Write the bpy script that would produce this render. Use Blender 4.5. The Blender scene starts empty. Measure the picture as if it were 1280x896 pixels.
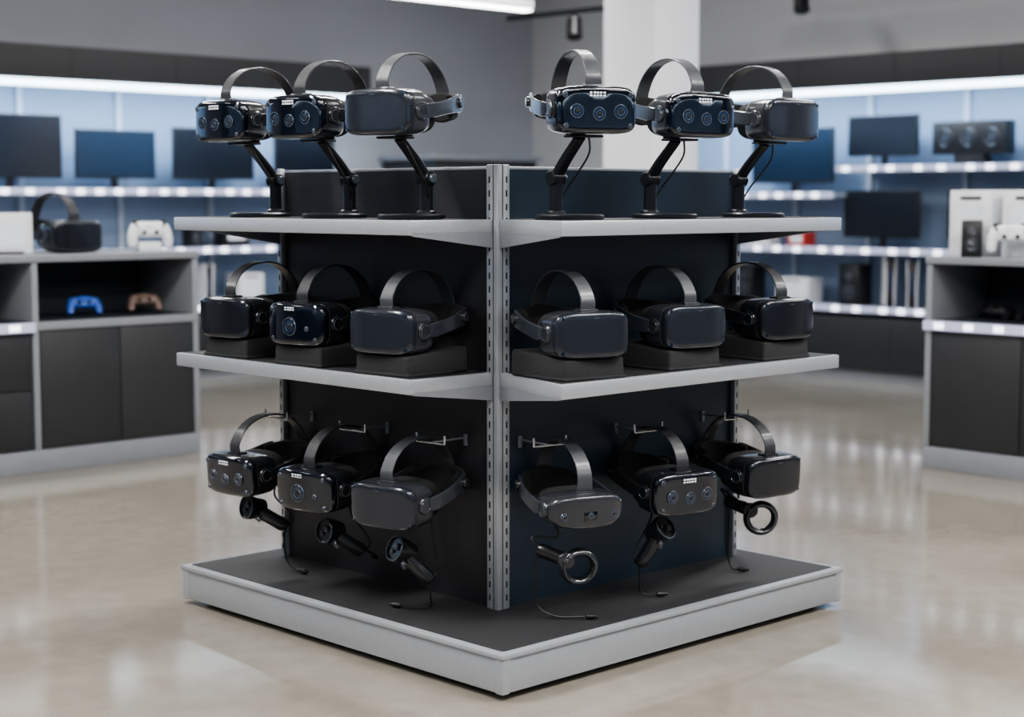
import bpy, bmesh, math, random
from mathutils import Vector, Matrix
random.seed(4)
scene = bpy.context.scene
V = Vector
try:
    scene.view_settings.view_transform = 'AgX'
    scene.view_settings.look = 'AgX - Medium High Contrast'
except Exception as e:
    print('look', e)
# ------------------------------------------------------------------ materials
def mat(name, col, rough=.5, metal=0., var=.06, scale=40., bump=0., emis=None, estr=0., coat=0., spec=.5, bscale=None):
    m = bpy.data.materials.new(name); m.use_nodes = True
    nt = m.node_tree; b = nt.nodes['Principled BSDF']
    tc = nt.nodes.new('ShaderNodeTexCoord')
    nz = nt.nodes.new('ShaderNodeTexNoise'); nz.inputs['Scale'].default_value = scale
    nz.inputs['Detail'].default_value = 4
    nt.links.new(tc.outputs['Object'], nz.inputs['Vector'])
    cr = nt.nodes.new('ShaderNodeValToRGB')
    cr.color_ramp.elements[0].position = .3; cr.color_ramp.elements[1].position = .7
    cr.color_ramp.elements[0].color = (*[max(0, c*(1-var)) for c in col], 1)
    cr.color_ramp.elements[1].color = (*[min(1, c*(1+var)) for c in col], 1)
    nt.links.new(nz.outputs['Fac'], cr.inputs['Fac'])
    nt.links.new(cr.outputs['Color'], b.inputs['Base Color'])
    b.inputs['Roughness'].default_value = rough
    b.inputs['Metallic'].default_value = metal
    b.inputs['Coat Weight'].default_value = coat
    b.inputs['Coat Roughness'].default_value = .04 if coat >= 1 else .16
    b.inputs['Specular IOR Level'].default_value = spec
    if emis:
        b.inputs['Emission Color'].default_value = (*emis, 1)
        b.inputs['Emission Strength'].default_value = estr
    if bump > 0:
        n2 = nt.nodes.new('ShaderNodeTexNoise'); n2.inputs['Scale'].default_value = bscale or 500
        nt.links.new(tc.outputs['Object'], n2.inputs['Vector'])
        bp = nt.nodes.new('ShaderNodeBump'); bp.inputs['Strength'].default_value = bump
        bp.inputs['Distance'].default_value = .002
        nt.links.new(n2.outputs['Fac'], bp.inputs['Height'])
        nt.links.new(bp.outputs['Normal'], b.inputs['Normal'])
    return m

M = {}
M['alu'] = mat('brushed_aluminium', (.39, .41, .44), .34, .45, .03, 60)
M['alu_dark'] = mat('grey_powdercoat', (.24, .25, .28), .4, .3, .04, 60)
M['slot'] = mat('slot_black', (.012, .012, .014), .8)
M['panel'] = mat('charcoal_panel', (.019, .019, .022), .42, 0, .15, 200, .15)
M['panel_refl'] = mat('charcoal_panel_blue_reflection', (.016, .028, .045), .34, 0, .15, 200, .15)  # same charcoal panel, with blue reflected light put into its colour
M['deck'] = mat('textured_deck', (.017, .017, .019), .6, 0, .3, 300, .5)
M['foam'] = mat('foam_block', (.019, .019, .021), .9, 0, .35, 400, .8)
M['body'] = mat('matte_graphite', (.026, .028, .034), .28, .1, .06, 200, .04, coat=.6)
M['body2'] = mat('satin_black_plastic', (.010, .011, .013), .24, 0, .08, 200, .03, coat=.6)
M['front'] = mat('graphite_faceplate', (.021, .025, .035), .22, .3, .04, 100, coat=.6)
M['frontb'] = mat('black_faceplate', (.012, .014, .020), .18, .3, .04, 100, coat=.6)
M['gloss'] = mat('glossy_black_faceplate', (.0025, .0045, .010), .05, 0, .05, 30, coat=1.)
M['lens'] = mat('camera_lens', (.003, .012, .035), .04, 0, .05, 30, coat=1.)
M['lring'] = mat('lens_ring', (.12, .14, .17), .26, .6)
M['label'] = mat('printed_label', (.75, .78, .82), .5)
M['strap'] = mat('woven_strap', (.024, .025, .029), .46, 0, .2, 500, .3, coat=.3)
M['strap_l'] = mat('grey_strap', (.046, .049, .057), .44, 0, .15, 500, .25, coat=.3)
M['pad'] = mat('foam_pad', (.006, .006, .007), .85, 0, .3, 300, .5)
M['arm'] = mat('arm_plastic', (.032, .037, .048), .28, .1, .06, 100, coat=.6)
M['stand'] = mat('stand_steel', (.014, .016, .020), .3, .4, .05, 60)
M['cable'] = mat('cable_rubber', (.008, .008, .009), .45)
M['chrome'] = mat('hook_steel', (.55, .56, .58), .25, .9)
M['white'] = mat('white_plastic', (.72, .73, .75), .4)
M['screen'] = mat('monitor_screen', (.008, .010, .015), .15, 0, .1, 3)
M['screenb'] = mat('monitor_screen_glare', (.010, .022, .042), .15, 0, .1, 3)  # switched-off screen; bluish glare painted into its dark colour
M['blackp'] = mat('black_plastic', (.010, .010, .012), .4)
M['blue'] = mat('blue_plastic', (.025, .08, .34), .4)
M['brown'] = mat('bronze_plastic', (.11, .07, .055), .4)
M['red'] = mat('red_plastic', (.5, .05, .04), .4)
M['cab'] = mat('cabinet_charcoal', (.021, .022, .024), .5, 0, .08, 10)
M['cabin'] = mat('cabinet_interior', (.018, .025, .036), .6, 0, .08, 10)
M['cabframe'] = mat('cabinet_frame_grey', (.21, .22, .24), .5, 0, .04, 10)
M['canopy'] = mat('canopy_dark', (.032, .032, .035), .6)
M['bay'] = mat('bay_back_blue', (.24, .31, .43), .5, 0, .04, 3)
M['bayup'] = mat('bay_upright', (.46, .52, .61), .5)
M['led'] = mat('led_strip', (.9, .95, 1), .4, emis=(.66, .84, 1.), estr=5.5)
M['rail'] = mat('price_rail', (.46, .48, .62), .3, emis=(.66, .72, 1.), estr=.2)  # faint emission stands in for purple light on the rail
M['tag'] = mat('price_tag_glow', (.9, .9, 1), .3, emis=(.88, .90, 1.), estr=2.2)  # emission stands in for bright lit spots along shelf edges
M['lamp'] = mat('lamp_diffuser', (1, 1, 1), .4, emis=(1, .98, .95), estr=9.)
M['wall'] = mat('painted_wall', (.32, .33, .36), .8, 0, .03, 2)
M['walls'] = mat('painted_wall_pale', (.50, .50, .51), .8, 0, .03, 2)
M['walld'] = mat('wall_darkened_for_gloss', (.10, .105, .115), .8, 0, .03, 2)  # for walls out of view, darkened so glossy fronts reflect black
M['ceil'] = mat('ceiling_paint', (.5, .5, .51), .9, 0, .03, 2)
M['col'] = mat('white_column_paint', (.82, .83, .86), .7, 0, .02, 3)

def floor_mat():
    m = bpy.data.materials.new('polished_concrete'); m.use_nodes = True
    nt = m.node_tree; b = nt.nodes['Principled BSDF']; L = nt.links
    tc = nt.nodes.new('ShaderNodeTexCoord')
    n1 = nt.nodes.new('ShaderNodeTexNoise'); n1.inputs['Scale'].default_value = .8; n1.inputs['Detail'].default_value = 9
    n1.inputs['Distortion'].default_value = 1.3; n1.inputs['Roughness'].default_value = .58
    n2 = nt.nodes.new('ShaderNodeTexNoise'); n2.inputs['Scale'].default_value = 12; n2.inputs['Detail'].default_value = 10
    L.new(tc.outputs['Object'], n1.inputs['Vector']); L.new(tc.outputs['Object'], n2.inputs['Vector'])
    mx = nt.nodes.new('ShaderNodeMath'); mx.operation = 'MULTIPLY_ADD'; mx.inputs[1].default_value = .3
    L.new(n2.outputs['Fac'], mx.inputs[0])
    ml = nt.nodes.new('ShaderNodeMath'); ml.operation = 'MULTIPLY'; ml.inputs[1].default_value = .7
    L.new(n1.outputs['Fac'], ml.inputs[0]); L.new(ml.outputs[0], mx.inputs[2])
    cr = nt.nodes.new('ShaderNodeValToRGB'); e = cr.color_ramp.elements
    e[0].position = .34; e[0].color = (.195, .173, .142, 1)
    e[1].position = .66; e[1].color = (.285, .260, .222, 1)
    L.new(mx.outputs[0], cr.inputs['Fac']); L.new(cr.outputs['Color'], b.inputs['Base Color'])
    rr = nt.nodes.new('ShaderNodeMapRange'); rr.inputs['From Min'].default_value = .3; rr.inputs['From Max'].default_value = .7
    rr.inputs['To Min'].default_value = .07; rr.inputs['To Max'].default_value = .15
    L.new(n1.outputs['Fac'], rr.inputs['Value']); L.new(rr.outputs[0], b.inputs['Roughness'])
    b.inputs['Specular IOR Level'].default_value = .95
    bp = nt.nodes.new('ShaderNodeBump'); bp.inputs['Strength'].default_value = .02; bp.inputs['Distance'].default_value = .01
    L.new(n2.outputs['Fac'], bp.inputs['Height']); L.new(bp.outputs['Normal'], b.inputs['Normal'])
    return m
M['floor'] = floor_mat()

# ------------------------------------------------------------------ mesh builder
def catmull(pts, n=6):
    out = []; P = [tuple(p) for p in pts]
    P = [tuple(2*a-b for a, b in zip(P[0], P[1]))] + P + [tuple(2*a-b for a, b in zip(P[-1], P[-2]))]
    for i in range(1, len(P)-2):
        for k in range(n):
            t = k/n; r = []
            for a, b, c, d in zip(P[i-1], P[i], P[i+1], P[i+2]):
                r.append(.5*((2*b)+(-a+c)*t+(2*a-5*b+4*c-d)*t*t+(-a+3*b-3*c+d)*t**3))
            out.append(tuple(r))
    out.append(P[-2]); return out

class MB:
    def __init__(s): s.v = []; s.f = []; s.m = []; s.mats = []; s.M = Matrix.Identity(4)
    def mi(s, k):
        if k not in s.mats: s.mats.append(k)
        return s.mats.index(k)
    def add(s, vs, fs, k, X=None):
        o = len(s.v); T = s.M @ X if X is not None else s.M
        s.v += [T @ V(v) for v in vs]
        s.f += [[i+o for i in f] for f in fs]
        if isinstance(k, str): s.m += [s.mi(k)]*len(fs)
        else: s.m += [s.mi(q) for q in k]
    def addbm(s, bm, k, X=None):
        bm.verts.index_update()
        s.add([v.co.copy() for v in bm.verts], [[v.index for v in f.verts] for f in bm.faces], k, X); bm.free()
    def box(s, c, size, k, bev=0., seg=2, R=None):
        bm = bmesh.new(); bmesh.ops.create_cube(bm, size=1)
        bmesh.ops.scale(bm, vec=size, verts=bm.verts)
        if bev > 0: bmesh.ops.bevel(bm, geom=bm.edges[:], offset=bev, segments=seg, profile=.5, affect='EDGES')
        X = Matrix.Translation(c)
        if R is not None: X = X @ R
        s.addbm(bm, k, X)
    def bx(s, x0, x1, y0, y1, z0, z1, k, bev=0., seg=2):
        s.box(((x0+x1)/2, (y0+y1)/2, (z0+z1)/2), (x1-x0, y1-y0, z1-z0), k, bev, seg)
    def prism(s, poly, z0, z1, k, bev=0.):
        bm = bmesh.new(); n = len(poly)
        a = [bm.verts.new((*p, z0)) for p in poly]; b = [bm.verts.new((*p, z1)) for p in poly]
        bm.faces.new(a[::-1]); bm.faces.new(b)
        for i in range(n): bm.faces.new([a[i], a[(i+1) % n], b[(i+1) % n], b[i]])
        if bev > 0: bmesh.ops.bevel(bm, geom=bm.edges[:], offset=bev, segments=2, profile=.5, affect='EDGES')
        s.addbm(bm, k)
    def loft(s, rings, k, caps=True):
        n = len(rings[0]); vs = [p for r in rings for p in r]; fs = []; ks = []
        for i in range(len(rings)-1):
            kk = k if isinstance(k, str) else k[i]
            for j in range(n):
                fs.append([i*n+j, i*n+(j+1) % n, (i+1)*n+(j+1) % n, (i+1)*n+j]); ks.append(kk)
        if caps:
            fs.append(list(range(n))[::-1]); ks.append(ks[0])
            fs.append([(len(rings)-1)*n+j for j in range(n)]); ks.append(k if isinstance(k, str) else k[-1])
        s.add(vs, fs, ks)
    def rev(s, c, axis, prof, k, n=28):
        A = V(axis).normalized(); U = A.orthogonal().normalized(); W = A.cross(U); c = V(c)
        rings = [[c+A*h+(U*math.cos(2*math.pi*j/n)+W*math.sin(2*math.pi*j/n))*max(r, 1e-5) for j in range(n)] for h, r in prof]
        s.loft(rings, k)
    def cyl(s, c, axis, r, h, k, bev=0., n=28):
        b = bev or min(r, h)*.05
        s.rev(c, axis, [(-h/2, r-b), (-h/2+b, r), (h/2-b, r), (h/2, r-b)], k, n)
    def torus(s, c, axis, R, r, k, n=36, m=10, sx=1.):
        A = V(axis).normalized(); U = A.orthogonal().normalized(); W = A.cross(U); c = V(c)
        vs = []; fs = []
        for i in range(n):
            a = 2*math.pi*i/n; D = U*math.cos(a)+W*math.sin(a)
            for j in range(m):
                b = 2*math.pi*j/m; vs.append(c+D*(R+r*math.cos(b))+A*r*sx*math.sin(b))
        for i in range(n):
            for j in range(m):
                fs.append([i*m+j, ((i+1) % n)*m+j, ((i+1) % n)*m+(j+1) % m, i*m+(j+1) % m])
        s.add(vs, fs, k)
    def tube(s, pts, r, k, sm=6, m=8):
        P = [V(p) for p in (catmull(pts, sm) if sm else pts)]; rings = []
        N = None
        for i, p in enumerate(P):
            T = (P[min(i+1, len(P)-1)]-P[max(i-1, 0)]).normalized()
            N = T.orthogonal().normalized() if N is None else (N-T*N.dot(T)).normalized()
            B = T.cross(N)
            rr = r if not callable(r) else r(i/(len(P)-1))
            rings.append([p+(N*math.cos(2*math.pi*j/m)+B*math.sin(2*math.pi*j/m))*rr for j in range(m)])
        s.loft(rings, k)
    def ribbon(s, pts, wdir, k, sm=6):
        P = catmull(pts, sm) if sm else pts; rings = []
        C = [V(p[:3]) for p in P]
        for i, p in enumerate(P):
            T = (C[min(i+1, len(P)-1)]-C[max(i-1, 0)]).normalized()
            Wd = V(wdir); Wd = (Wd-T*Wd.dot(T)).normalized(); N = T.cross(Wd)
            w, t = p[3]/2, p[4]/2; c = min(w, t)*.55
            sec = [(w, t-c), (w-c, t), (-w+c, t), (-w, t-c), (-w, -t+c), (-w+c, -t), (w-c, -t), (w, -t+c)]
            rings.append([C[i]+Wd*a+N*b for a, b in sec])
        s.loft(rings, k)
    def mesh(s, name, ang=35):
        me = bpy.data.meshes.new(name); me.from_pydata([tuple(v) for v in s.v], [], s.f)
        for k in s.mats: me.materials.append(M[k])
        me.polygons.foreach_set('material_index', s.m)
        bm = bmesh.new(); bm.from_mesh(me); bmesh.ops.recalc_face_normals(bm, faces=bm.faces[:]); bm.to_mesh(me); bm.free()
        me.polygons.foreach_set('use_smooth', [True]*len(me.polygons))
        me.set_sharp_from_angle(angle=math.radians(ang)); me.update()
        return me
    def obj(s, name, parent=None, loc=(0, 0, 0), rot=(0, 0, 0), ang=35):
        return place(name, s.mesh(name, ang), loc, rot, parent=parent)

def place(name, me, loc=(0, 0, 0), rot=(0, 0, 0), sc=1., parent=None):
    o = bpy.data.objects.new(name, me); scene.collection.objects.link(o)
    o.location = loc; o.rotation_euler = rot; o.scale = (sc,)*3
    if parent: o.parent = parent
    return o
def empty(name, loc=(0, 0, 0)):
    o = bpy.data.objects.new(name, None); scene.collection.objects.link(o); o.location = loc; return o
rad = math.radians

# ------------------------------------------------------------------ room
WX = WY = 6.8; BX = BY = -6.5; CZ = 3.1
b = MB(); b.bx(BX, WX, BY, WY, -.1, 0, 'floor'); b.obj('floor')
b = MB(); b.bx(BX, WX, BY, WY, CZ, CZ+.1, 'ceil'); b.obj('ceiling')
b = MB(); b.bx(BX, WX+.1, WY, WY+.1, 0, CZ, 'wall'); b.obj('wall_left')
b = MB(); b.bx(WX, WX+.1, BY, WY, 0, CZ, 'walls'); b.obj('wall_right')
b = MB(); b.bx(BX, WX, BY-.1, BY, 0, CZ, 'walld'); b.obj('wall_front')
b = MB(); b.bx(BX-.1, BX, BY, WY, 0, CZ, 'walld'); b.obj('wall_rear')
b = MB(); b.bx(4.0, 4.36, 3.07, 3.43, 0, CZ, 'col', .01); b.bx(3.98, 4.38, 3.05, 3.45, 0, .1, 'cabframe', .005); b.obj('square_column')

# ------------------------------------------------------------------ display gondola
G = empty('corner_display_gondola')
S = 1.32; ZT = .1125
b = MB()
b.bx(.05, S-.05, .05, S-.05, 0, .03, 'slot')
b.bx(0, S, 0, S, .016, ZT-.004, 'alu', .006)
b.bx(-.006, S+.006, -.006, S+.006, ZT-.014, ZT-.001, 'alu', .004)
for (cx, cy) in ((0, 0), (S, 0), (0, S), (S, S)):
    b.box((cx+(.012 if cx == 0 else -.012), cy+(.012 if cy == 0 else -.012), .063), (.03, .03, .098), 'alu', .008, 3)
for (cx, cy) in ((.1, .1), (S-.1, .1), (.1, S-.1), (S-.1, S-.1)): b.cyl((cx, cy, .01), (0, 0, 1), .03, .02, 'slot')
b.obj('base_plinth', G)
b = MB(); b.bx(.018, S-.018, .018, S-.018, ZT-.004, ZT+.001, 'deck', .001); b.obj('base_deck', G)
PX, PY = .29, .32; EX, EY = 1.235, 1.225; PTZ = 1.222
b = MB()
b.bx(PX, PX+.02, PY+.02, EY, ZT, PTZ, 'panel'); b.obj('panel_1', G)
b = MB(); b.bx(PX+.02, EX, PY, PY+.02, ZT, PTZ, 'panel_refl'); b.obj('panel_2', G)
b = MB(); b.bx(EX-.02, EX, PY+.02, EY, ZT, PTZ, 'panel'); b.bx(PX+.02, EX-.02, EY-.02, EY, ZT, PTZ, 'panel'); b.obj('panel_3', G)
b = MB(); b.bx(PX+.004, EX-.004, PY+.004, EY-.004, PTZ, PTZ+.008, 'alu', .002)
b.obj('top_trim', G)
def upright(b, cx, cy, nx, ny, w=.024):
    tx, ty = (abs(ny), abs(nx)); d = .018
    c = (cx+nx*d/2, cy+ny*d/2, (ZT+PTZ+.012)/2)
    b.box(c, (tx*w+abs(nx)*d, ty*w+abs(ny)*d, PTZ+.012-ZT), 'alu', .003)
    z = ZT+.03
    while z < PTZ-.02:
        b.box((cx+nx*(d+.0002), cy+ny*(d+.0002), z), (tx*.0045+abs(nx)*.001, ty*.0045+abs(ny)*.001, .016), 'slot')
        z += .034
b = MB()
upright(b, PX, PY+.012, -1, 0, .024); upright(b, PX+.012, PY, 0, -1, .024)
b.bx(PX-.018, PX+.002, PY-.018, PY+.002, ZT, PTZ+.012, 'alu', .002)
b.bx(PX-.0185, PX-.0165, PY-.0025, PY-.0005, ZT, PTZ+.012, 'slot')
b.bx(PX-.0025, PX-.0005, PY-.0185, PY-.0165, ZT, PTZ+.012, 'slot')
upright(b, PX, EY-.012, -1, 0, .018); upright(b, EX-.012, PY, 0, -1, .018)
b.obj('slotted_uprights', G)
def shelf(name, polyL, z, side):
    b = MB(); t = .036
    b.prism(polyL, z-t, z, 'alu', .003)
    cx = sum(p[0] for p in polyL)/4; cy = sum(p[1] for p in polyL)/4
    ins = [(p[0]+.014*(1 if p[0] < cx else -1), p[1]+.014*(1 if p[1] < cy else -1)) for p in polyL]
    b.prism(ins, z, z+.0015, 'deck')
    return b
def bracket(b, p0, p1, z, h0, h1, th, ydir):
    d = (V(p1)-V(p0)); n = V((-d.y, d.x)).normalized()*th/2
    vs = []
    for s_ in (1, -1):
        for p, h in ((V(p0), 0), (V(p1), 0), (V(p1), h1), (V(p0), h0)):
            q = p+n*s_; vs.append((q.x, q.y, z-h))
    fs = [[0, 1, 2, 3], [7, 6, 5, 4], [0, 4, 5, 1], [1, 5, 6, 2], [2, 6, 7, 3], [3, 7, 4, 0]]
    b.add(vs, fs, 'alu_dark')
for z in (1.098, .717):
    b = shelf('s', [(0, PY), (PX-.018, PY), (PX-.018, 1.335), (0, 1.335)], z, 0)
    bracket(b, (.01, PY+.003), (PX-.005, PY+.003), z-.03, .008, .042, .006, 0)
    bracket(b, (.03, EY-.012), (PX-.005, EY-.012), z-.03, .008, .05, .01, 0)
    b.obj('shelf_side_run', G)
    b = shelf('s', [(.19, 0), (1.295, 0), (1.295, PY-.018), (PX-.012, PY-.018)], z, 1)
    bracket(b, (.197, .01), (PX-.006, PY-.01), z-.03, .008, .042, .006, 0)
    bracket(b, (EX-.012, .03), (EX-.012, PY-.005), z-.03, .008, .05, .01, 0)
    b.obj('shelf_main_run', G)

# ------------------------------------------------------------------ headsets
def sering(w, h, y, n=72, ex=4.2, curv=0., W=.19, notch=0., zc=0.):
    r = []
    for j in range(n):
        a = 2*math.pi*(j+.5)/n; c, s_ = math.cos(a), math.sin(a)
        x = w/2*math.copysign(abs(c)**(2/ex), c); z = h/2*math.copysign(abs(s_)**(2/ex), s_)
        if z < 0: z += notch*math.exp(-(x/.022)**2)
        r.append(V((x, y+curv*abs(x/(W/2))**2.6, z+zc)))
    return r
def headset(name, front='front', body='body', strap='strap', style='matte', W=.204, H=.112, arm='arm'):
    b = MB(); cv = .011 if style != 'slim' else .024
    b.M = Matrix.Diagonal((1, 1.09, 1, 1))
    ex = 5.2 if style != 'slim' else 3.2
    sec = [(-.056, k, front) for k in (.02, .12, .24, .36, .48, .6, .7, .78)]
    sec += [(-.0557, .85, front), (-.0550, .90, front), (-.0535, .94, front), (-.050, .975, front), (-.046, .988, front),
           (-.037, .99, 'pad'), (-.0365, .97, 'pad'), (-.0345, .97, body), (-.034, .99, body), (-.028, 1, body), (0, 1, body), (.014, .985, body), (.026, .93, body), (.032, .85, body)]
    rings = []
    for y, k, _ in sec:
        if k >= .85: w = W-(1-k)*.14; h = H-(1-k)*.14
        else: w = (W-.021)*k/.85; h = (H-.021)*k/.85
        rings.append(sering(w, h, y, ex=ex if k > .7 else 2+(ex-2)*max(0, k)/.7, curv=cv, W=W, notch=.012 if y > -.03 else 0))
    b.loft(rings, [s_[2] for s_ in sec[:-1]])
    fr = [(.024, .84, .86), (.05, .80, .92), (.064, .79, .92), (.070, .77, .90), (.068, .70, .80), (.04, .64, .74), (.038, .02, .02)]
    b.loft([sering(W*a, H*c, y, ex=3.2, curv=.018, W=W, notch=.022*c) for y, a, c in fr], 'pad')
    for sx in (-1, 1):
        b.rev((sx*.034, .038, 0), (0, 1, 0), [(0, .024), (.008, .024), (.008, .02), (.004, .015), (.005, .001)], 'lens', 20)
    HX = W/2
    for sx in (-1, 1):
        b.cyl((sx*(HX+.001), .0, .002), (1, 0, 0), .022, .008, body, .002)
        b.torus((sx*(HX+.005), .0, .002), (1, 0, 0), .015, .0012, 'lring', 24, 6)
        b.ribbon([(sx*(HX+.004), .012, .003, .030, .006), (sx*(HX+.006), .03, .004, .036, .008), (sx*(HX+.005), .07, .011, .034, .007),
                  (sx*(HX+.000), .11, .019, .037, .007), (sx*(HX-.011), .15, .027, .044, .008), (sx*(HX-.018), .166, .029, .044, .008)], (0, 0, 1), arm)
        b.cyl((sx*(HX-.005), .152, .028), (1, sx*.25, 0), .013, .012, body, .002)
    pts = [(HX-.014, .14, .024), (HX-.025, .168, .026), (.058, .190, .027), (.03, .203, .027), (0, .207, .027)]
    full = pts+[(-x, y, z) for x, y, z in pts[-2::-1]]
    b.ribbon([(x, y, z, .038+.02*(1-min(1, abs(x)/.08)), .006) for x, y, z in full], (0, 0, 1), strap)
    full2 = [(x*.9, y-.009, z-.005) for x, y, z in full]
    b.ribbon([(x, y, z, .054+.022*(1-min(1, abs(x)/.08)), .015) for x, y, z in full2], (0, 0, 1), 'pad')
    t0 = H/2-.008
    if style == 'slim': t0 = .036
    cr = [(-.016, t0, .042), (-.020, t0+.016, .041), (-.018, .085, .039), (.004, .118, .037), (.042, .141, .036), (.09, .148, .036), (.138, .137, .036), (.176, .107, .038), (.198, .068, .039), (.205, .034, .040)]
    b.ribbon([(0, y, z, w, .0045) for y, z, w in cr], (1, 0, 0), strap, 8)
    b.box((0, -.014, H/2+.001 if style != 'slim' else .042), (.05, .03, .007), body, .003)
    yf = lambda x: -.056+cv*abs(x/(W/2))**2.6
    def lens(x, z, r):
        b.torus((x, yf(x)-.0005, z), (0, 1, 0), r, .0014, 'lring', 28, 6)
        b.cyl((x, yf(x)-.0008, z), (0, 1, 0), r*.92, .003, 'lens', .0006, 24)
        b.torus((x, yf(x)-.0022, z), (0, 1, 0), r*.55, .0010, 'lring', 20, 6)
        b.rev((x, yf(x)-.0022, z), (0, -1, 0), [(0, r*.36), (.001, r*.3), (.0014, .0001)], 'blackp', 16)
    if style == 'matte':
        for sx in (-1, 1):
            for sz in (-1, 1):
                b.cyl((sx*.087, yf(.087)+.0008, sz*.041), (-sx*.25, 1, 0), .004, .004, 'lens', .0005, 16)
        b.box((0, -.0565, .041), (.016, .001, .0022), 'lring')
    elif style == 'gloss3':
        lens(-.055, -.004, .016); lens(.0, -.010, .015); lens(.055, -.004, .016); lens(-.083, .034, .006); lens(.083, .034, .006); lens(-.081, -.038, .005); lens(.081, -.038, .005)
        for x in (-.021, -.012, -.004, .004, .013): b.box((x, -.0565, .036), (.0058, .001, .011), 'label')
        b.box((-.004, -.0568, .036), (.042, .001, .0022), 'gloss')
    elif style == 'gloss1':
        lens(-.01, -.006, .023); lens(.077, .036, .005); lens(-.077, .036, .005); lens(.077, -.038, .005); lens(-.077, -.038, .005); lens(.05, -.01, .006)
        for x in (-.024, -.014, -.005, .004): b.box((x, -.0565, .040), (.006, .001, .009), 'label')
        b.box((-.010, -.0568, .040), (.036, .001, .0018), 'gloss')
    elif style == 'slim':
        lens(-.066, -.010, .010); lens(.066, -.010, .010)
        b.box((0, -.0555, -.010), (.036, .003, .024), 'gloss', .001); lens(0, -.008, .007)
    return b.mesh(name, 40)
HM = {
 'A': headset('headset_matte', strap='strap_l'),
 'B': headset('headset_black', body='body2', front='frontb', strap='strap', arm='body2'),
 'C': headset('headset_gloss_triple', 'gloss', 'body2', 'strap', 'gloss3', arm='body2'),
 'D': headset('headset_gloss_single', 'gloss', 'body2', 'strap', 'gloss1', arm='body2'),
 'E': headset('headset_slim', 'body', 'body', 'strap_l', 'slim', H=.084, W=.198),
 'F': headset('headset_gloss_grey', 'gloss', 'body', 'strap_l', 'gloss3'),
}
TOPROW = [('C', 'L', 1.12, 5), ('C', 'L', .79, 8), ('A', 'L', .46, 11), ('F', 'R', .34, -25), ('F', 'R', .715, -13), ('A', 'R', 1.085, -5)]
MIDROW = [('B', 'L', 1.12, 6), ('D', 'L', .795, 8), ('A', 'L', .455, 9), ('A', 'R', .325, -15), ('A', 'R', .70, -9), ('B', 'R', 1.08, -6)]
BOTROW = [('C', 'L', 1.10, 3), ('D', 'L', .765, 8), ('A', 'L', .452, 9), ('E', 'R', .345, -20), ('C', 'R', .705, -12), ('B', 'R', 1.07, -6)]
def put(side, along, out, z, yaw=0.):
    if side == 'L': return (out, along, z), rad(-90+yaw)
    return (along, out, z), rad(yaw)
def stand_mesh():
    b = MB()
    b.rev((0, .078, 0), (0, 0, 1), [(0, .082), (.002, .0845), (.009, .0845), (.012, .081), (.0125, .02), (.0125, .001)], 'stand', 48)
    b.cyl((0, .13, .055), (0, 0, 1), .0165, .09, 'stand', .002)
    b.rev((0, .13, .012), (0, 0, 1), [(0, .025), (.006, .024), (.01, .018)], 'stand', 24)
    b.cyl((0, .13, .10), (1, 0, 0), .0195, .040, 'stand', .003)
    b.cyl((.023, .13, .10), (1, 0, 0), .012, .012, 'lring', .002)
    b.ribbon([(0, .13, .10, .034, .020), (0, .095, .142, .033, .018), (0, .040, .196, .032, .014)], (1, 0, 0), 'stand', 4)
    b.box((0, .026, .1985), (.075, .06, .006), 'stand', .002)
    b.box((0, .055, .207), (.06, .006, .020), 'stand', .002)
    b.tube([(.02, .03, .199), (.034, .045, .16), (.030, .080, .115), (.024, .11, .08), (.014, .125, .05)], .0025, 'cable')
    return b.mesh('stand')
SM = stand_mesh()
for t, sd, al, yw in TOPROW:
    z0 = 1.0995
    loc, rz = put(sd, al-(.02 if al > .5 else 0), .052, z0, 0)
    place('headset_stand', SM, loc, (0, 0, rz+rad(yw*.25)))
    loc, rz = put(sd, al, .055, z0+.2016+.0565, yw)
    place('vr_headset', HM[t], loc, (0, 0, rz), 1.0)
def riser():
    b = MB(); bm = bmesh.new(); bmesh.ops.create_cube(bm, size=1); bmesh.ops.scale(bm, vec=(.190, .21, .05), verts=bm.verts)
    for v in bm.verts:
        if v.co.z > 0 and v.co.y > 0: v.co.z += .014
        if v.co.z > 0: v.co.x *= .96
    bmesh.ops.bevel(bm, geom=bm.edges[:], offset=.007, segments=3, profile=.5, affect='EDGES')
    b.addbm(bm, 'foam', Matrix.Translation((0, 0, .025)))
    b.box((0, -.03, .004), (.194, .155, .008), 'foam', .003)
    return b.mesh('foam')
RM = riser()
for t, sd, al, yw in MIDROW:
    z0 = .7187
    loc, rz = put(sd, al+(.01 if sd == 'R' and al < .5 else 0), .122, z0, yw*.4)
    place('foam_riser', RM, loc, (0, 0, rz))
    loc, rz = put(sd, al, .060, z0+.052+.056, yw)
    place('vr_headset', HM[t], loc, (rad(0), 0, rz))
def hook():
    b = MB(); Lh = .128
    b.box((0, -.002, -.006), (.012, .004, .03), 'alu_dark', .001)
    b.tube([(0, -.004, 0), (0, -.05, 0), (0, -Lh, 0)], .0028, 'alu_dark', 2)
    b.tube([(-.050, -Lh, .022), (-.049, -Lh, .003), (-.044, -Lh, 0), (0, -Lh, 0), (.044, -Lh, 0), (.049, -Lh, .003), (.050, -Lh, .022)], .003, 'chrome', 4)
    return b.mesh('hook')
HK = hook()
ZH = .398
for t, sd, al, yw in BOTROW:
    off = PX if sd == 'L' else PY
    loc, rz = put(sd, al+(-.012 if sd == 'L' else .02), off, ZH+.1412, yw*.4)
    place('peg_hook', HK, loc, (0, 0, rz))
    out = off-.128-.105
    loc, rz = put(sd, al, out, ZH, yw)
    o = place('vr_headset', HM[t], loc, (rad(3), 0, rz))
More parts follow.
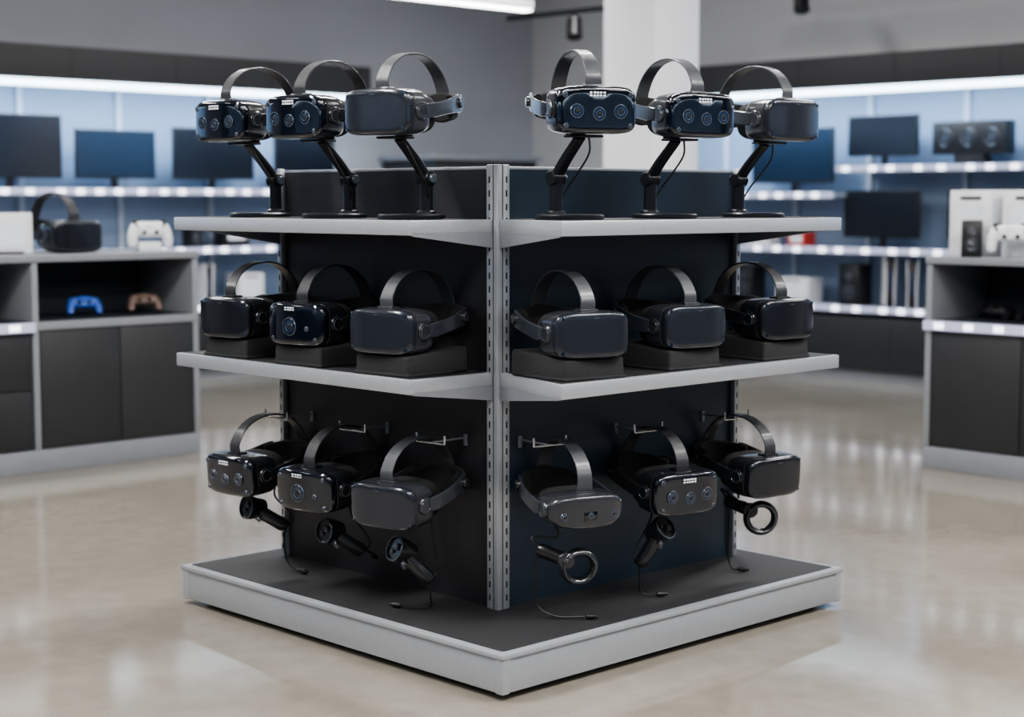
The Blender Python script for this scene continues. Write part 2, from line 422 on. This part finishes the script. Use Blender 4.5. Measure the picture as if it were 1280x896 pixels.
def controller(ring, pts, H, rot, hd=None):
    b = MB(); T = Matrix.Translation(H) @ rot; b.M = T
    if ring:
        b.torus((0, 0, 0), (0, 1, 0), .0395, .0095, 'body2', 52, 14, 1.5)
        b.torus((0, -.0125, 0), (0, 1, 0), .0395, .0028, 'arm', 48, 8)
        b.rev((-.03, .002, .022), (-.15, -1, .15), [(-.01, .016), (0, .021), (.008, .021), (.011, .018), (.0115, .002)], 'body', 24)
        b.cyl((-.034, -.012, .026), (-.15, -1, .15), .006, .010, 'arm', .002, 16)
        rg = []; d = V((-.75, .62, .25)).normalized(); u = V((0, 0, 1)); s_ = d.cross(u).normalized(); u = s_.cross(d)
        for h, r1, r2 in ((-.012, .010, .010), (0, .019, .018), (.02, .018, .018), (.045, .0155, .018), (.07, .0165, .019), (.08, .013, .015), (.084, .004, .005)):
            c = V((-.026, .008, .018))+d*h
            rg.append([c+s_*r1*math.cos(2*math.pi*j/20)+u*r2*math.sin(2*math.pi*j/20) for j in range(20)])
        b.loft(rg, 'body2')
    else:
        rg = []
        for z, rx, ry, oy in ((.012, .012, .012, 0), (.006, .021, .020, 0), (-.01, .021, .021, .002), (-.03, .0185, .020, .006), (-.06, .0175, .0205, .012), (-.085, .0185, .022, .018), (-.096, .016, .019, .02), (-.1, .006, .008, .021)):
            rg.append([V((rx*math.cos(2*math.pi*j/20), ry*math.sin(2*math.pi*j/20)+oy, z)) for j in range(20)])
        b.loft(rg, 'body2')
        b.ribbon([(0, -.016, -.012, .012, .008), (0, -.028, -.020, .012, .009), (0, -.031, -.034, .010, .006)], (1, 0, 0), 'arm', 4)
        b.rev((0, .004, .004), (0, -.75, .66), [(-.034, .014), (-.026, .026), (0, .031), (.018, .034), (.028, .033), (.030, .029), (.024, .027), (.023, .001)], 'body2', 32)
        b.torus((0, .004-.0215, .004+.019), (0, -.75, .66), .0315, .0016, 'lring', 30, 6)
        b.cyl((.009, -.0145, .0215), (0, -.75, .66), .0085, .014, 'arm', .002, 16)
        b.cyl((-.012, -.014, .021), (0, -.75, .66), .006, .008, 'arm', .001, 16)
    b.M = Matrix.Identity(4)
    b.tube(pts, .0028, 'cable', 8)
    e = V(pts[-1]); d = (V(pts[-1])-V(pts[-2])).normalized()
    b.rev(e-d*.006, d, [(-.004, .003), (0, .0065), (.018, .0065), (.02, .004), (.028, .004), (.029, .002)], 'cable', 12)
    return b
def place_controller(side, al, out, z, ring, rx, ry, yaw, dn, upx=0.):
    off, rz = put(side, al, out, z, yaw)
    RR = Matrix.Rotation(rad(ry), 4, 'Y') @ Matrix.Rotation(rad(rx), 4, 'X')
    tip = RR @ (V((-.086, .055, .036)) if ring else V((0, .02, -.098)))
    up = [(upx, .05, (ZH-.045)-z), (upx+.006, .045, (ZH-.08)-z), (tip.x*1.1, tip.y+.02, tip.z+.03), (tip.x, tip.y, tip.z)]
    b = controller(ring, up+[(tip.x+p[0], tip.y+p[1], p[2]-z) for p in dn], V((0, 0, 0)), RR)
    return b.obj('vr_controller', None, off, (0, 0, rz))
zb = ZT+.009
place_controller('L', 1.105, .10, .288, False, 25, -50, 10, [(-.01, .0, .2), (-.01, .01, .14), (.03, .0, zb), (.07, -.01, zb)], .03)
place_controller('L', .755, .10, .272, False, 30, -40, 10, [(.0, .01, .22), (.0, .04, .20)], .02)
place_controller('L', .455, .09, .265, False, 15, -35, 10, [(.0, .0, .15), (-.01, .01, zb+.004), (-.05, -.01, zb), (-.09, -.02, zb)], .05)
place_controller('R', .345, .09, .250, True, 12, -8, -32, [(-.012, .0, .22), (-.005, .0, .15), (.04, -.02, zb), (.12, -.04, zb)], -.05)
place_controller('R', .665, .11, .285, False, 5, 25, -15, [(.0, .0, .17), (.005, .0, .13), (.02, -.01, zb), (.05, -.02, zb)], 0)
place_controller('R', 1.08, .10, .272, True, 5, 0, -38, [(.002, .0, .22), (.008, .0, .15), (.02, -.01, zb), (.04, -.02, zb)], -.06)

# ------------------------------------------------------------------ background furniture
def gamepad(k, k2='blackp'):
    b = MB()
    b.box((0, 0, .01), (.10, .034, .055), k, .014, 4)
    for sx in (-1, 1):
        b.tube([(sx*.045, 0, .018), (sx*.058, 0, -.005), (sx*.064, .002, -.035), (sx*.062, .004, -.052)], lambda t: .023-.009*t, k, 5, 14)
        b.cyl((sx*.022, -.018, -.004), (0, 1, 0), .008, .014, k2, .003, 20)
        b.cyl((sx*.048, -.018, .02), (0, 1, 0), .006, .01, k2, .002, 20)
        b.box((sx*.045, .008, .04), (.03, .02, .012), k2, .004)
    b.box((0, -.0175, .022), (.036, .002, .022), k, .001)
    return b
GP = {k: gamepad(k, q).mesh('gamepad_'+k) for k, q in (('white', 'blackp'), ('blue', 'blackp'), ('brown', 'blackp'), ('blackp', 'arm'))}
def monitor(w, h, scr='screen'):
    b = MB()
    b.box((0, 0, .07+h/2), (w, .022, h), 'blackp', .004)
    b.box((0, -.0115, .07+h/2+.003), (w-.02, .002, h-.026), scr)
    b.box((0, .02, .07+h/2), (w*.5, .03, h*.5), 'blackp', .01)
    b.box((0, .022, .06), (.045, .015, .12), 'blackp', .004)
    b.box((0, .01, .006), (w*.38, .15, .012), 'blackp', .004)
    return b
def speaker(w, d, h, k='blackp'):
    b = MB(); b.box((0, 0, h/2), (w, d, h), k, .006)
    for z, r in ((h*.33, w*.36), (h*.72, w*.22)):
        b.rev((0, -d/2, z), (0, -1, 0), [(0, r), (.004, r), (.005, r*.88), (.002, r*.5), (.006, r*.25), (.007, .001)], 'arm', 24)
    return b
def product_box(w, d, h, k='white'):
    b = MB(); b.box((0, 0, h/2), (w, d, h), k, .002)
    b.box((0, -d/2-.0006, h*.55), (w*.7, .001, h*.5), 'label'); b.box((0, -d/2-.0012, h*.88), (w*.5, .001, h*.05), 'blackp')
    b.box((0, 0, h+.0005), (w*.98, .012, .001), 'label')
    return b
def console(h=.3):
    b = MB(); b.box((0, 0, h/2+.012), (.045, .2, h), 'blackp', .006)
    for sx in (-1, 1):
        b.ribbon([(sx*.028, -.0, .01, .21, .008), (sx*.026, 0, h*.5, .225, .008), (sx*.034, 0, h+.03, .235, .008)], (0, 1, 0), 'white', 4)
    b.cyl((0, 0, .006), (0, 0, 1), .06, .012, 'blackp')
    b.box((0, -.101, h*.6), (.004, .002, h*.5), 'blue')
    return b

def counter(name, length, height=.915, depth=.46, split=.60, units=1, rail=False):
    E = empty(name); t = .028
    b = MB()
    b.bx(-length, 0, -.012, depth, height-.03, height, 'cabframe', .003)
    b.bx(-length, 0, 0, depth, 0, .095, 'cabframe', .003)
    b.bx(-length, 0, -.004, depth, split, split+.035, 'cabframe', .003)
    n = units
    for i in range(n+1):
        x = -length*i/n; x0 = max(-length, x-t/2 if 0 < i < n else (x-t if i == 0 else x))
        b.bx(x0-.0, x0+t, -.002, depth, .095, height-.03, 'cabframe', .003)
    b.obj('frame', E)
    b = MB(); b.bx(-length+.01, -.01, depth-.02, depth-.005, .1, height-.03, 'cabin')
    b.bx(-length+.01, -.01, .02, depth-.02, split-.02, split-.001, 'cabin')
    b.bx(-length+.03, -.03, .02, depth-.02, split+.035, split+.037, 'cabin'); b.obj('interior', E)
    b = MB(); dw = length/n
    for i in range(n):
        x0 = -dw*(i+1)+t*.8; x1 = -dw*i-t*.8; mid = (x0+x1)/2
        if i % 2 == 0:
            b.bx(x0, mid-.002, .004, .022, .1, split-.004, 'cab', .002); b.bx(mid+.002, x1, .004, .022, .1, split-.004, 'cab', .002)
        else:
            zz = (.1+split)/2; b.bx(x0, x1, .004, .022, .1, zz-.002, 'cab', .002); b.bx(x0, x1, .004, .022, zz+.002, split-.004, 'cab', .002)
    b.obj('doors', E)
    if rail:
        b = MB(); b.bx(-length, 0, -.02, -.004, split-.005, split+.035, 'rail')
        x = -.08
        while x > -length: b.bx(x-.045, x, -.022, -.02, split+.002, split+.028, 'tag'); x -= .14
        b.obj('price_rail', E)
    return E
cl = counter('display_counter', .80*4, units=4); cl.location = (1.63, 3.70, 0)
cr_ = counter('display_counter', 2.7, units=3, height=.905, rail=True); cr_.rotation_euler = (0, 0, rad(-90))
cr_.location = (3.63, 1.2-2.7, 0)
b = MB(); b.bx(-.81, 0, -.02, -.004, .595, .635, 'rail')
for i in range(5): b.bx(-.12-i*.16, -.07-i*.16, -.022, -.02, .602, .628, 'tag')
place('price_rail', b.mesh('rail'), (-.81, 0, 0), parent=cl)
place('vr_headset', HM['B'], (1.09, 3.86, .915+.073), (0, 0, rad(5)), 1.25)
place('game_controller', GP['white'], (1.485, 3.86, .915+.085), (rad(-12), 0, rad(-20)), 1.25)
b = MB(); b.box((0, 0, .09), (.2, .012, .17), 'white', .003); b.box((0, -.0065, .09), (.15, .001, .12), 'label'); b.box((0, .02, .006), (.12, .08, .012), 'blackp', .002); b.obj('framed_info_card', None, (.80, 3.86, .915), (0, 0, rad(-15)))
b = MB(); b.box((0, 0, .02), (.1, .08, .04), 'white', .004); b.obj('controller_cradle', None, (1.485, 3.87, .915), (0, 0, rad(-20)))
place('game_controller', GP['blue'], (1.13, 3.83, .637+.055), (rad(-40), 0, rad(-20)), .95)
place('game_controller', GP['brown'], (1.43, 3.83, .637+.055), (rad(-40), 0, rad(-20)), .95)
place('game_controller', GP['white'], (.62, 3.83, .637+.06), (rad(-10), 0, rad(-20)), 1.1)
product_box(.2, .17, .28).obj('boxed_console', None, (3.87, 1.09, .905), (0, 0, rad(-90)))
product_box(.24, .17, .28).obj('boxed_console', None, (3.87, .82, .905), (0, 0, rad(-90)))
speaker(.085, .09, .155).obj('desktop_speaker', None, (3.70, 1.03, .905), (0, 0, rad(-60)))
place('game_controller', GP['white'], (3.70, .85, .905+.09), (rad(-10), 0, rad(-60)), 1.2)
for yy in (.98, .78, .6): place('game_controller', GP['blackp'], (3.83, yy, .636+.035), (rad(-80), 0, rad(-90)), 1.1)

# ------------------------------------------------------------------ wall fixtures
def wall_fixture(name, x0, x1, cfg_shelves, ups):
    E = empty(name)
    b = MB(); b.bx(x0, x1, .45, .488, .40, 1.83, 'bay')
    for u in ups: b.bx(u-.018, u+.018, .425, .45, .40, 1.83, 'bayup', .002)
    b.obj('back_panel', E)
    b = MB(); b.bx(x0, x1, -.02, .485, 1.845, 2.04, 'canopy', .004)
    x = x0
    while x < x1: b.bx(x, x+.004, -.0215, -.02, 1.845, 2.04, 'slot'); x += .72
    b.obj('canopy', E)
    b = MB(); b.bx(x0, x1, -.012, .04, 1.803, 1.844, 'led'); b.obj('led_strip', E)
    b = MB(); b.bx(x0, x1, .04, .485, 0, .07, 'cabframe'); b.bx(x0, x1, .0, .485, .07, .40, 'cab', .003)
    x = x0
    while x < x1: b.bx(x, x+.006, -.0015, .0, .08, .39, 'slot'); x += .72
    b.obj('base_cabinet', E)
    b = MB()
    for (a0, a1, z) in cfg_shelves:
        b.bx(a0, a1, .06, .449, z-.02, z, 'bayup', .002)
        b.bx(a0, a1, .04, .06, z-.03, z+.012, 'rail', .002)
        x = a0+.05
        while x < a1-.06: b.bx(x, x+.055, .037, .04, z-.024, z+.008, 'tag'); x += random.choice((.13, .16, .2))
    b.obj('shelves', E)
    return E
wl = wall_fixture('wall_shelving', -4., 4.75, [(-4, 4.75, 1.2), (-4, 4.75, .83), (-4, 4.75, .46)], [1.7, 2.38, 3.06, 3.74, 4.42])
wl.location = (0, 6.31, 0)
wr = wall_fixture('wall_shelving', -5.3, 4., [(-3.60, 4, 1.345), (-5.3, -3.62, 1.18), (-5.3, 4, .83), (-5.3, 4, .46)], [-4.8, -4.2, -3.61, -2.9, -2.2])
wr.location = (6.31, 0, 0); wr.rotation_euler = (0, 0, rad(-90))
refl_shelving_front = wall_fixture('wall_shelving', -5, 5, [(-5, 5, 1.2), (-5, 5, .83)], [-3, -1, 1, 3]); refl_shelving_front.location = (.2, BY+.49, 0); refl_shelving_front.rotation_euler = (0, 0, rad(180))  # unseen shelving and LED strip added for blue reflections in headset fronts
refl_shelving_rear = wall_fixture('wall_shelving', -5, 5, [(-5, 5, 1.2), (-5, 5, .83)], [-3, -1, 1, 3]); refl_shelving_rear.location = (BX+.49, .2, 0); refl_shelving_rear.rotation_euler = (0, 0, rad(90))  # second unseen run, likewise added to be reflected in the headsets
def onleft(x, z, mb, name, y=6.52, yaw=0): mb.obj(name, None, (x, y, z+.001), (0, 0, rad(yaw)))
def onright(y, z, mb, name, x=6.52, yaw=0): mb.obj(name, None, (x, y, z+.001), (0, 0, rad(-90+yaw)))
onleft(2.20, 1.2, monitor(.66, .38), 'monitor'); onleft(2.90, 1.2, monitor(.56, .30, 'screenb'), 'monitor'); onleft(3.62, 1.2, monitor(.62, .33), 'monitor'); onleft(4.35, 1.2, monitor(.5, .3), 'monitor')
onleft(3.45, .83, speaker(.1, .1, .17), 'desktop_speaker'); onleft(3.75, .83, product_box(.2, .12, .16, 'blackp'), 'boxed_accessory')
onleft(3.5, .46, console(.24), 'game_console'); onleft(3.85, .46, product_box(.2, .15, .2), 'boxed_accessory')
onright(3.36, 1.345, monitor(.52, .26), 'monitor')
b = MB(); b.box((0, 0, .17), (.5, .12, .2), 'blackp', .01)
for sx in (-.16, 0, .16): b.torus((sx, -.061, .17), (0, 1, 0), .05, .004, 'arm'); b.cyl((sx, -.062, .17), (0, 1, 0), .03, .01, 'arm')
b.box((0, 0, .035), (.2, .1, .07), 'blackp', .005); onright(2.72, 1.345, b, 'audio_receiver')
onright(2.1, 1.345, monitor(.5, .3), 'monitor')
onright(4.06, 1.18, monitor(.66, .36, 'screenb'), 'monitor')
onright(3.36, .83, monitor(.56, .30), 'monitor'); onright(2.6, .83, monitor(.56, .30), 'monitor')
onright(3.98, .83, product_box(.14, .12, .1, 'red'), 'boxed_accessory'); onright(4.3, .83, product_box(.2, .12, .14), 'boxed_accessory')
onright(3.55, .46, speaker(.15, .15, .27), 'bookshelf_speaker'); onright(3.30, .46, console(.30), 'game_console', yaw=40); onright(3.12, .46, console(.28), 'game_console', yaw=30)
onright(3.99, .46, product_box(.26, .16, .17), 'boxed_console'); onright(4.4, .46, speaker(.15, .15, .24), 'bookshelf_speaker')
b = MB(); b.bx(5.25, 6.25, 6.2, 6.78, 0, 1.42, 'cab', .005); b.bx(5.22, 6.28, 6.17, 6.79, 1.42, 1.46, 'cabframe', .004)
for i in range(3): b.bx(5.28+i*.32, 5.57+i*.32, 6.19, 6.2, .1, 1.38, 'canopy', .003)
b.obj('storage_cabinet')
# ------------------------------------------------------------------ lamps
def linear_lamp(x0, x1, y, z, k='lamp', w=.07):
    b = MB(); b.bx(x0, x1, y-w/2-.008, y+w/2+.008, z, z+.05, 'white', .004)
    b.bx(x0+.01, x1-.01, y-w/2, y+w/2, z-.012, z+.001, k, .003)
    for x in (x0+.2, x1-.2): b.cyl((x, y, (z+.05+CZ)/2), (0, 0, 1), .004, CZ-z-.05, 'chrome', n=8)
    b.obj('linear_pendant_light')
linear_lamp(2.6, 4.60, 4.60, 2.28)
linear_lamp(-1.2, 1.4, -1.9, 2.6); linear_lamp(-2.6, -.2, 1.2, 2.6); linear_lamp(1.6, 3.8, -1.9, 2.6)  # unseen pendants added for crisp highlights on the headsets
def spot(x, y, z):
    b = MB(); b.bx(x-.015, x+.015, y-.9, y+.6, z+.06, z+.09, 'blackp', .003)
    for yy in (y-.7, y+.4): b.cyl((x, yy, (z+.09+CZ)/2), (0, 0, 1), .005, CZ-z-.09, 'blackp', n=8)
    b.cyl((x, y, z+.03), (0, 0, 1), .01, .07, 'blackp'); b.rev((x, y, z-.03), (-.3, -.3, -1), [(-.07, .03), (-.065, .045), (.06, .05), (.062, .044), (.05, .03), (.05, .001)], 'blackp')
    b.obj('track_spotlight')
spot(5.095, 4.70, 2.24); spot(6.1, 3.70, 2.40)
def area(name, loc, sx, sy, e, col=(1, .97, .94), rot=(0, 0, 0)):
    l = bpy.data.lights.new(name, 'AREA'); l.shape = 'RECTANGLE'; l.size = sx; l.size_y = sy; l.energy = e; l.color = col
    o = bpy.data.objects.new(name, l); scene.collection.objects.link(o); o.location = loc; o.rotation_euler = rot
    return o
b = MB()
for x in (-4.5, -1.6, 1.2, 4.2):
    for y in (-4.5, -1.6, 1.2, 4.2):
        e = 56
        if x < -4 or y < -4: e = 28
        elif x < 2 and y < 2: e = 80
        area('ceiling_panel_light', (x, y, CZ-.07), 1.5, .3, e, (1, .98, .96))
        b.bx(x-.77, x+.77, y-.17, y+.17, CZ-.05, CZ-.001, 'white', .004)
b.obj('ceiling_light_housings')
area('led_glow_left', (.4, 6.36, 1.79), 8.6, .06, 75, (.60, .79, 1.), (rad(25), 0, 0))
area('led_glow_right', (6.36, .6, 1.79), .06, 9., 75, (.60, .79, 1.), (0, rad(-25), 0))
area('pendant_glow', (3.6, 4.60, 2.26), 2.0, .06, 20)
area('pendant_glow', (.1, -1.9, 2.58), 2.5, .07, 46); area('pendant_glow', (-1.4, 1.2, 2.58), 2.3, .07, 46); area('pendant_glow', (2.7, -1.9, 2.58), 2.1, .07, 34)  # light of the three added pendants, for headset sheen
w = bpy.data.worlds.new('World'); scene.world = w; w.use_nodes = True
w.node_tree.nodes['Background'].inputs[0].default_value = (.6, .65, .72, 1); w.node_tree.nodes['Background'].inputs[1].default_value = .3
# ------------------------------------------------------------------ camera
cam = bpy.data.cameras.new('camera'); co = bpy.data.objects.new('camera', cam); scene.collection.objects.link(co)
cam.sensor_width = 36; cam.lens = 36*2100/1280
co.location = (-2.590, -2.723, 1.15); co.rotation_euler = (rad(90-5.44), 0, rad(-43.9))
cam.dof.use_dof = True; cam.dof.focus_distance = 4.12; cam.dof.aperture_fstop = 2.4
cam.clip_start = .05
scene.camera = co
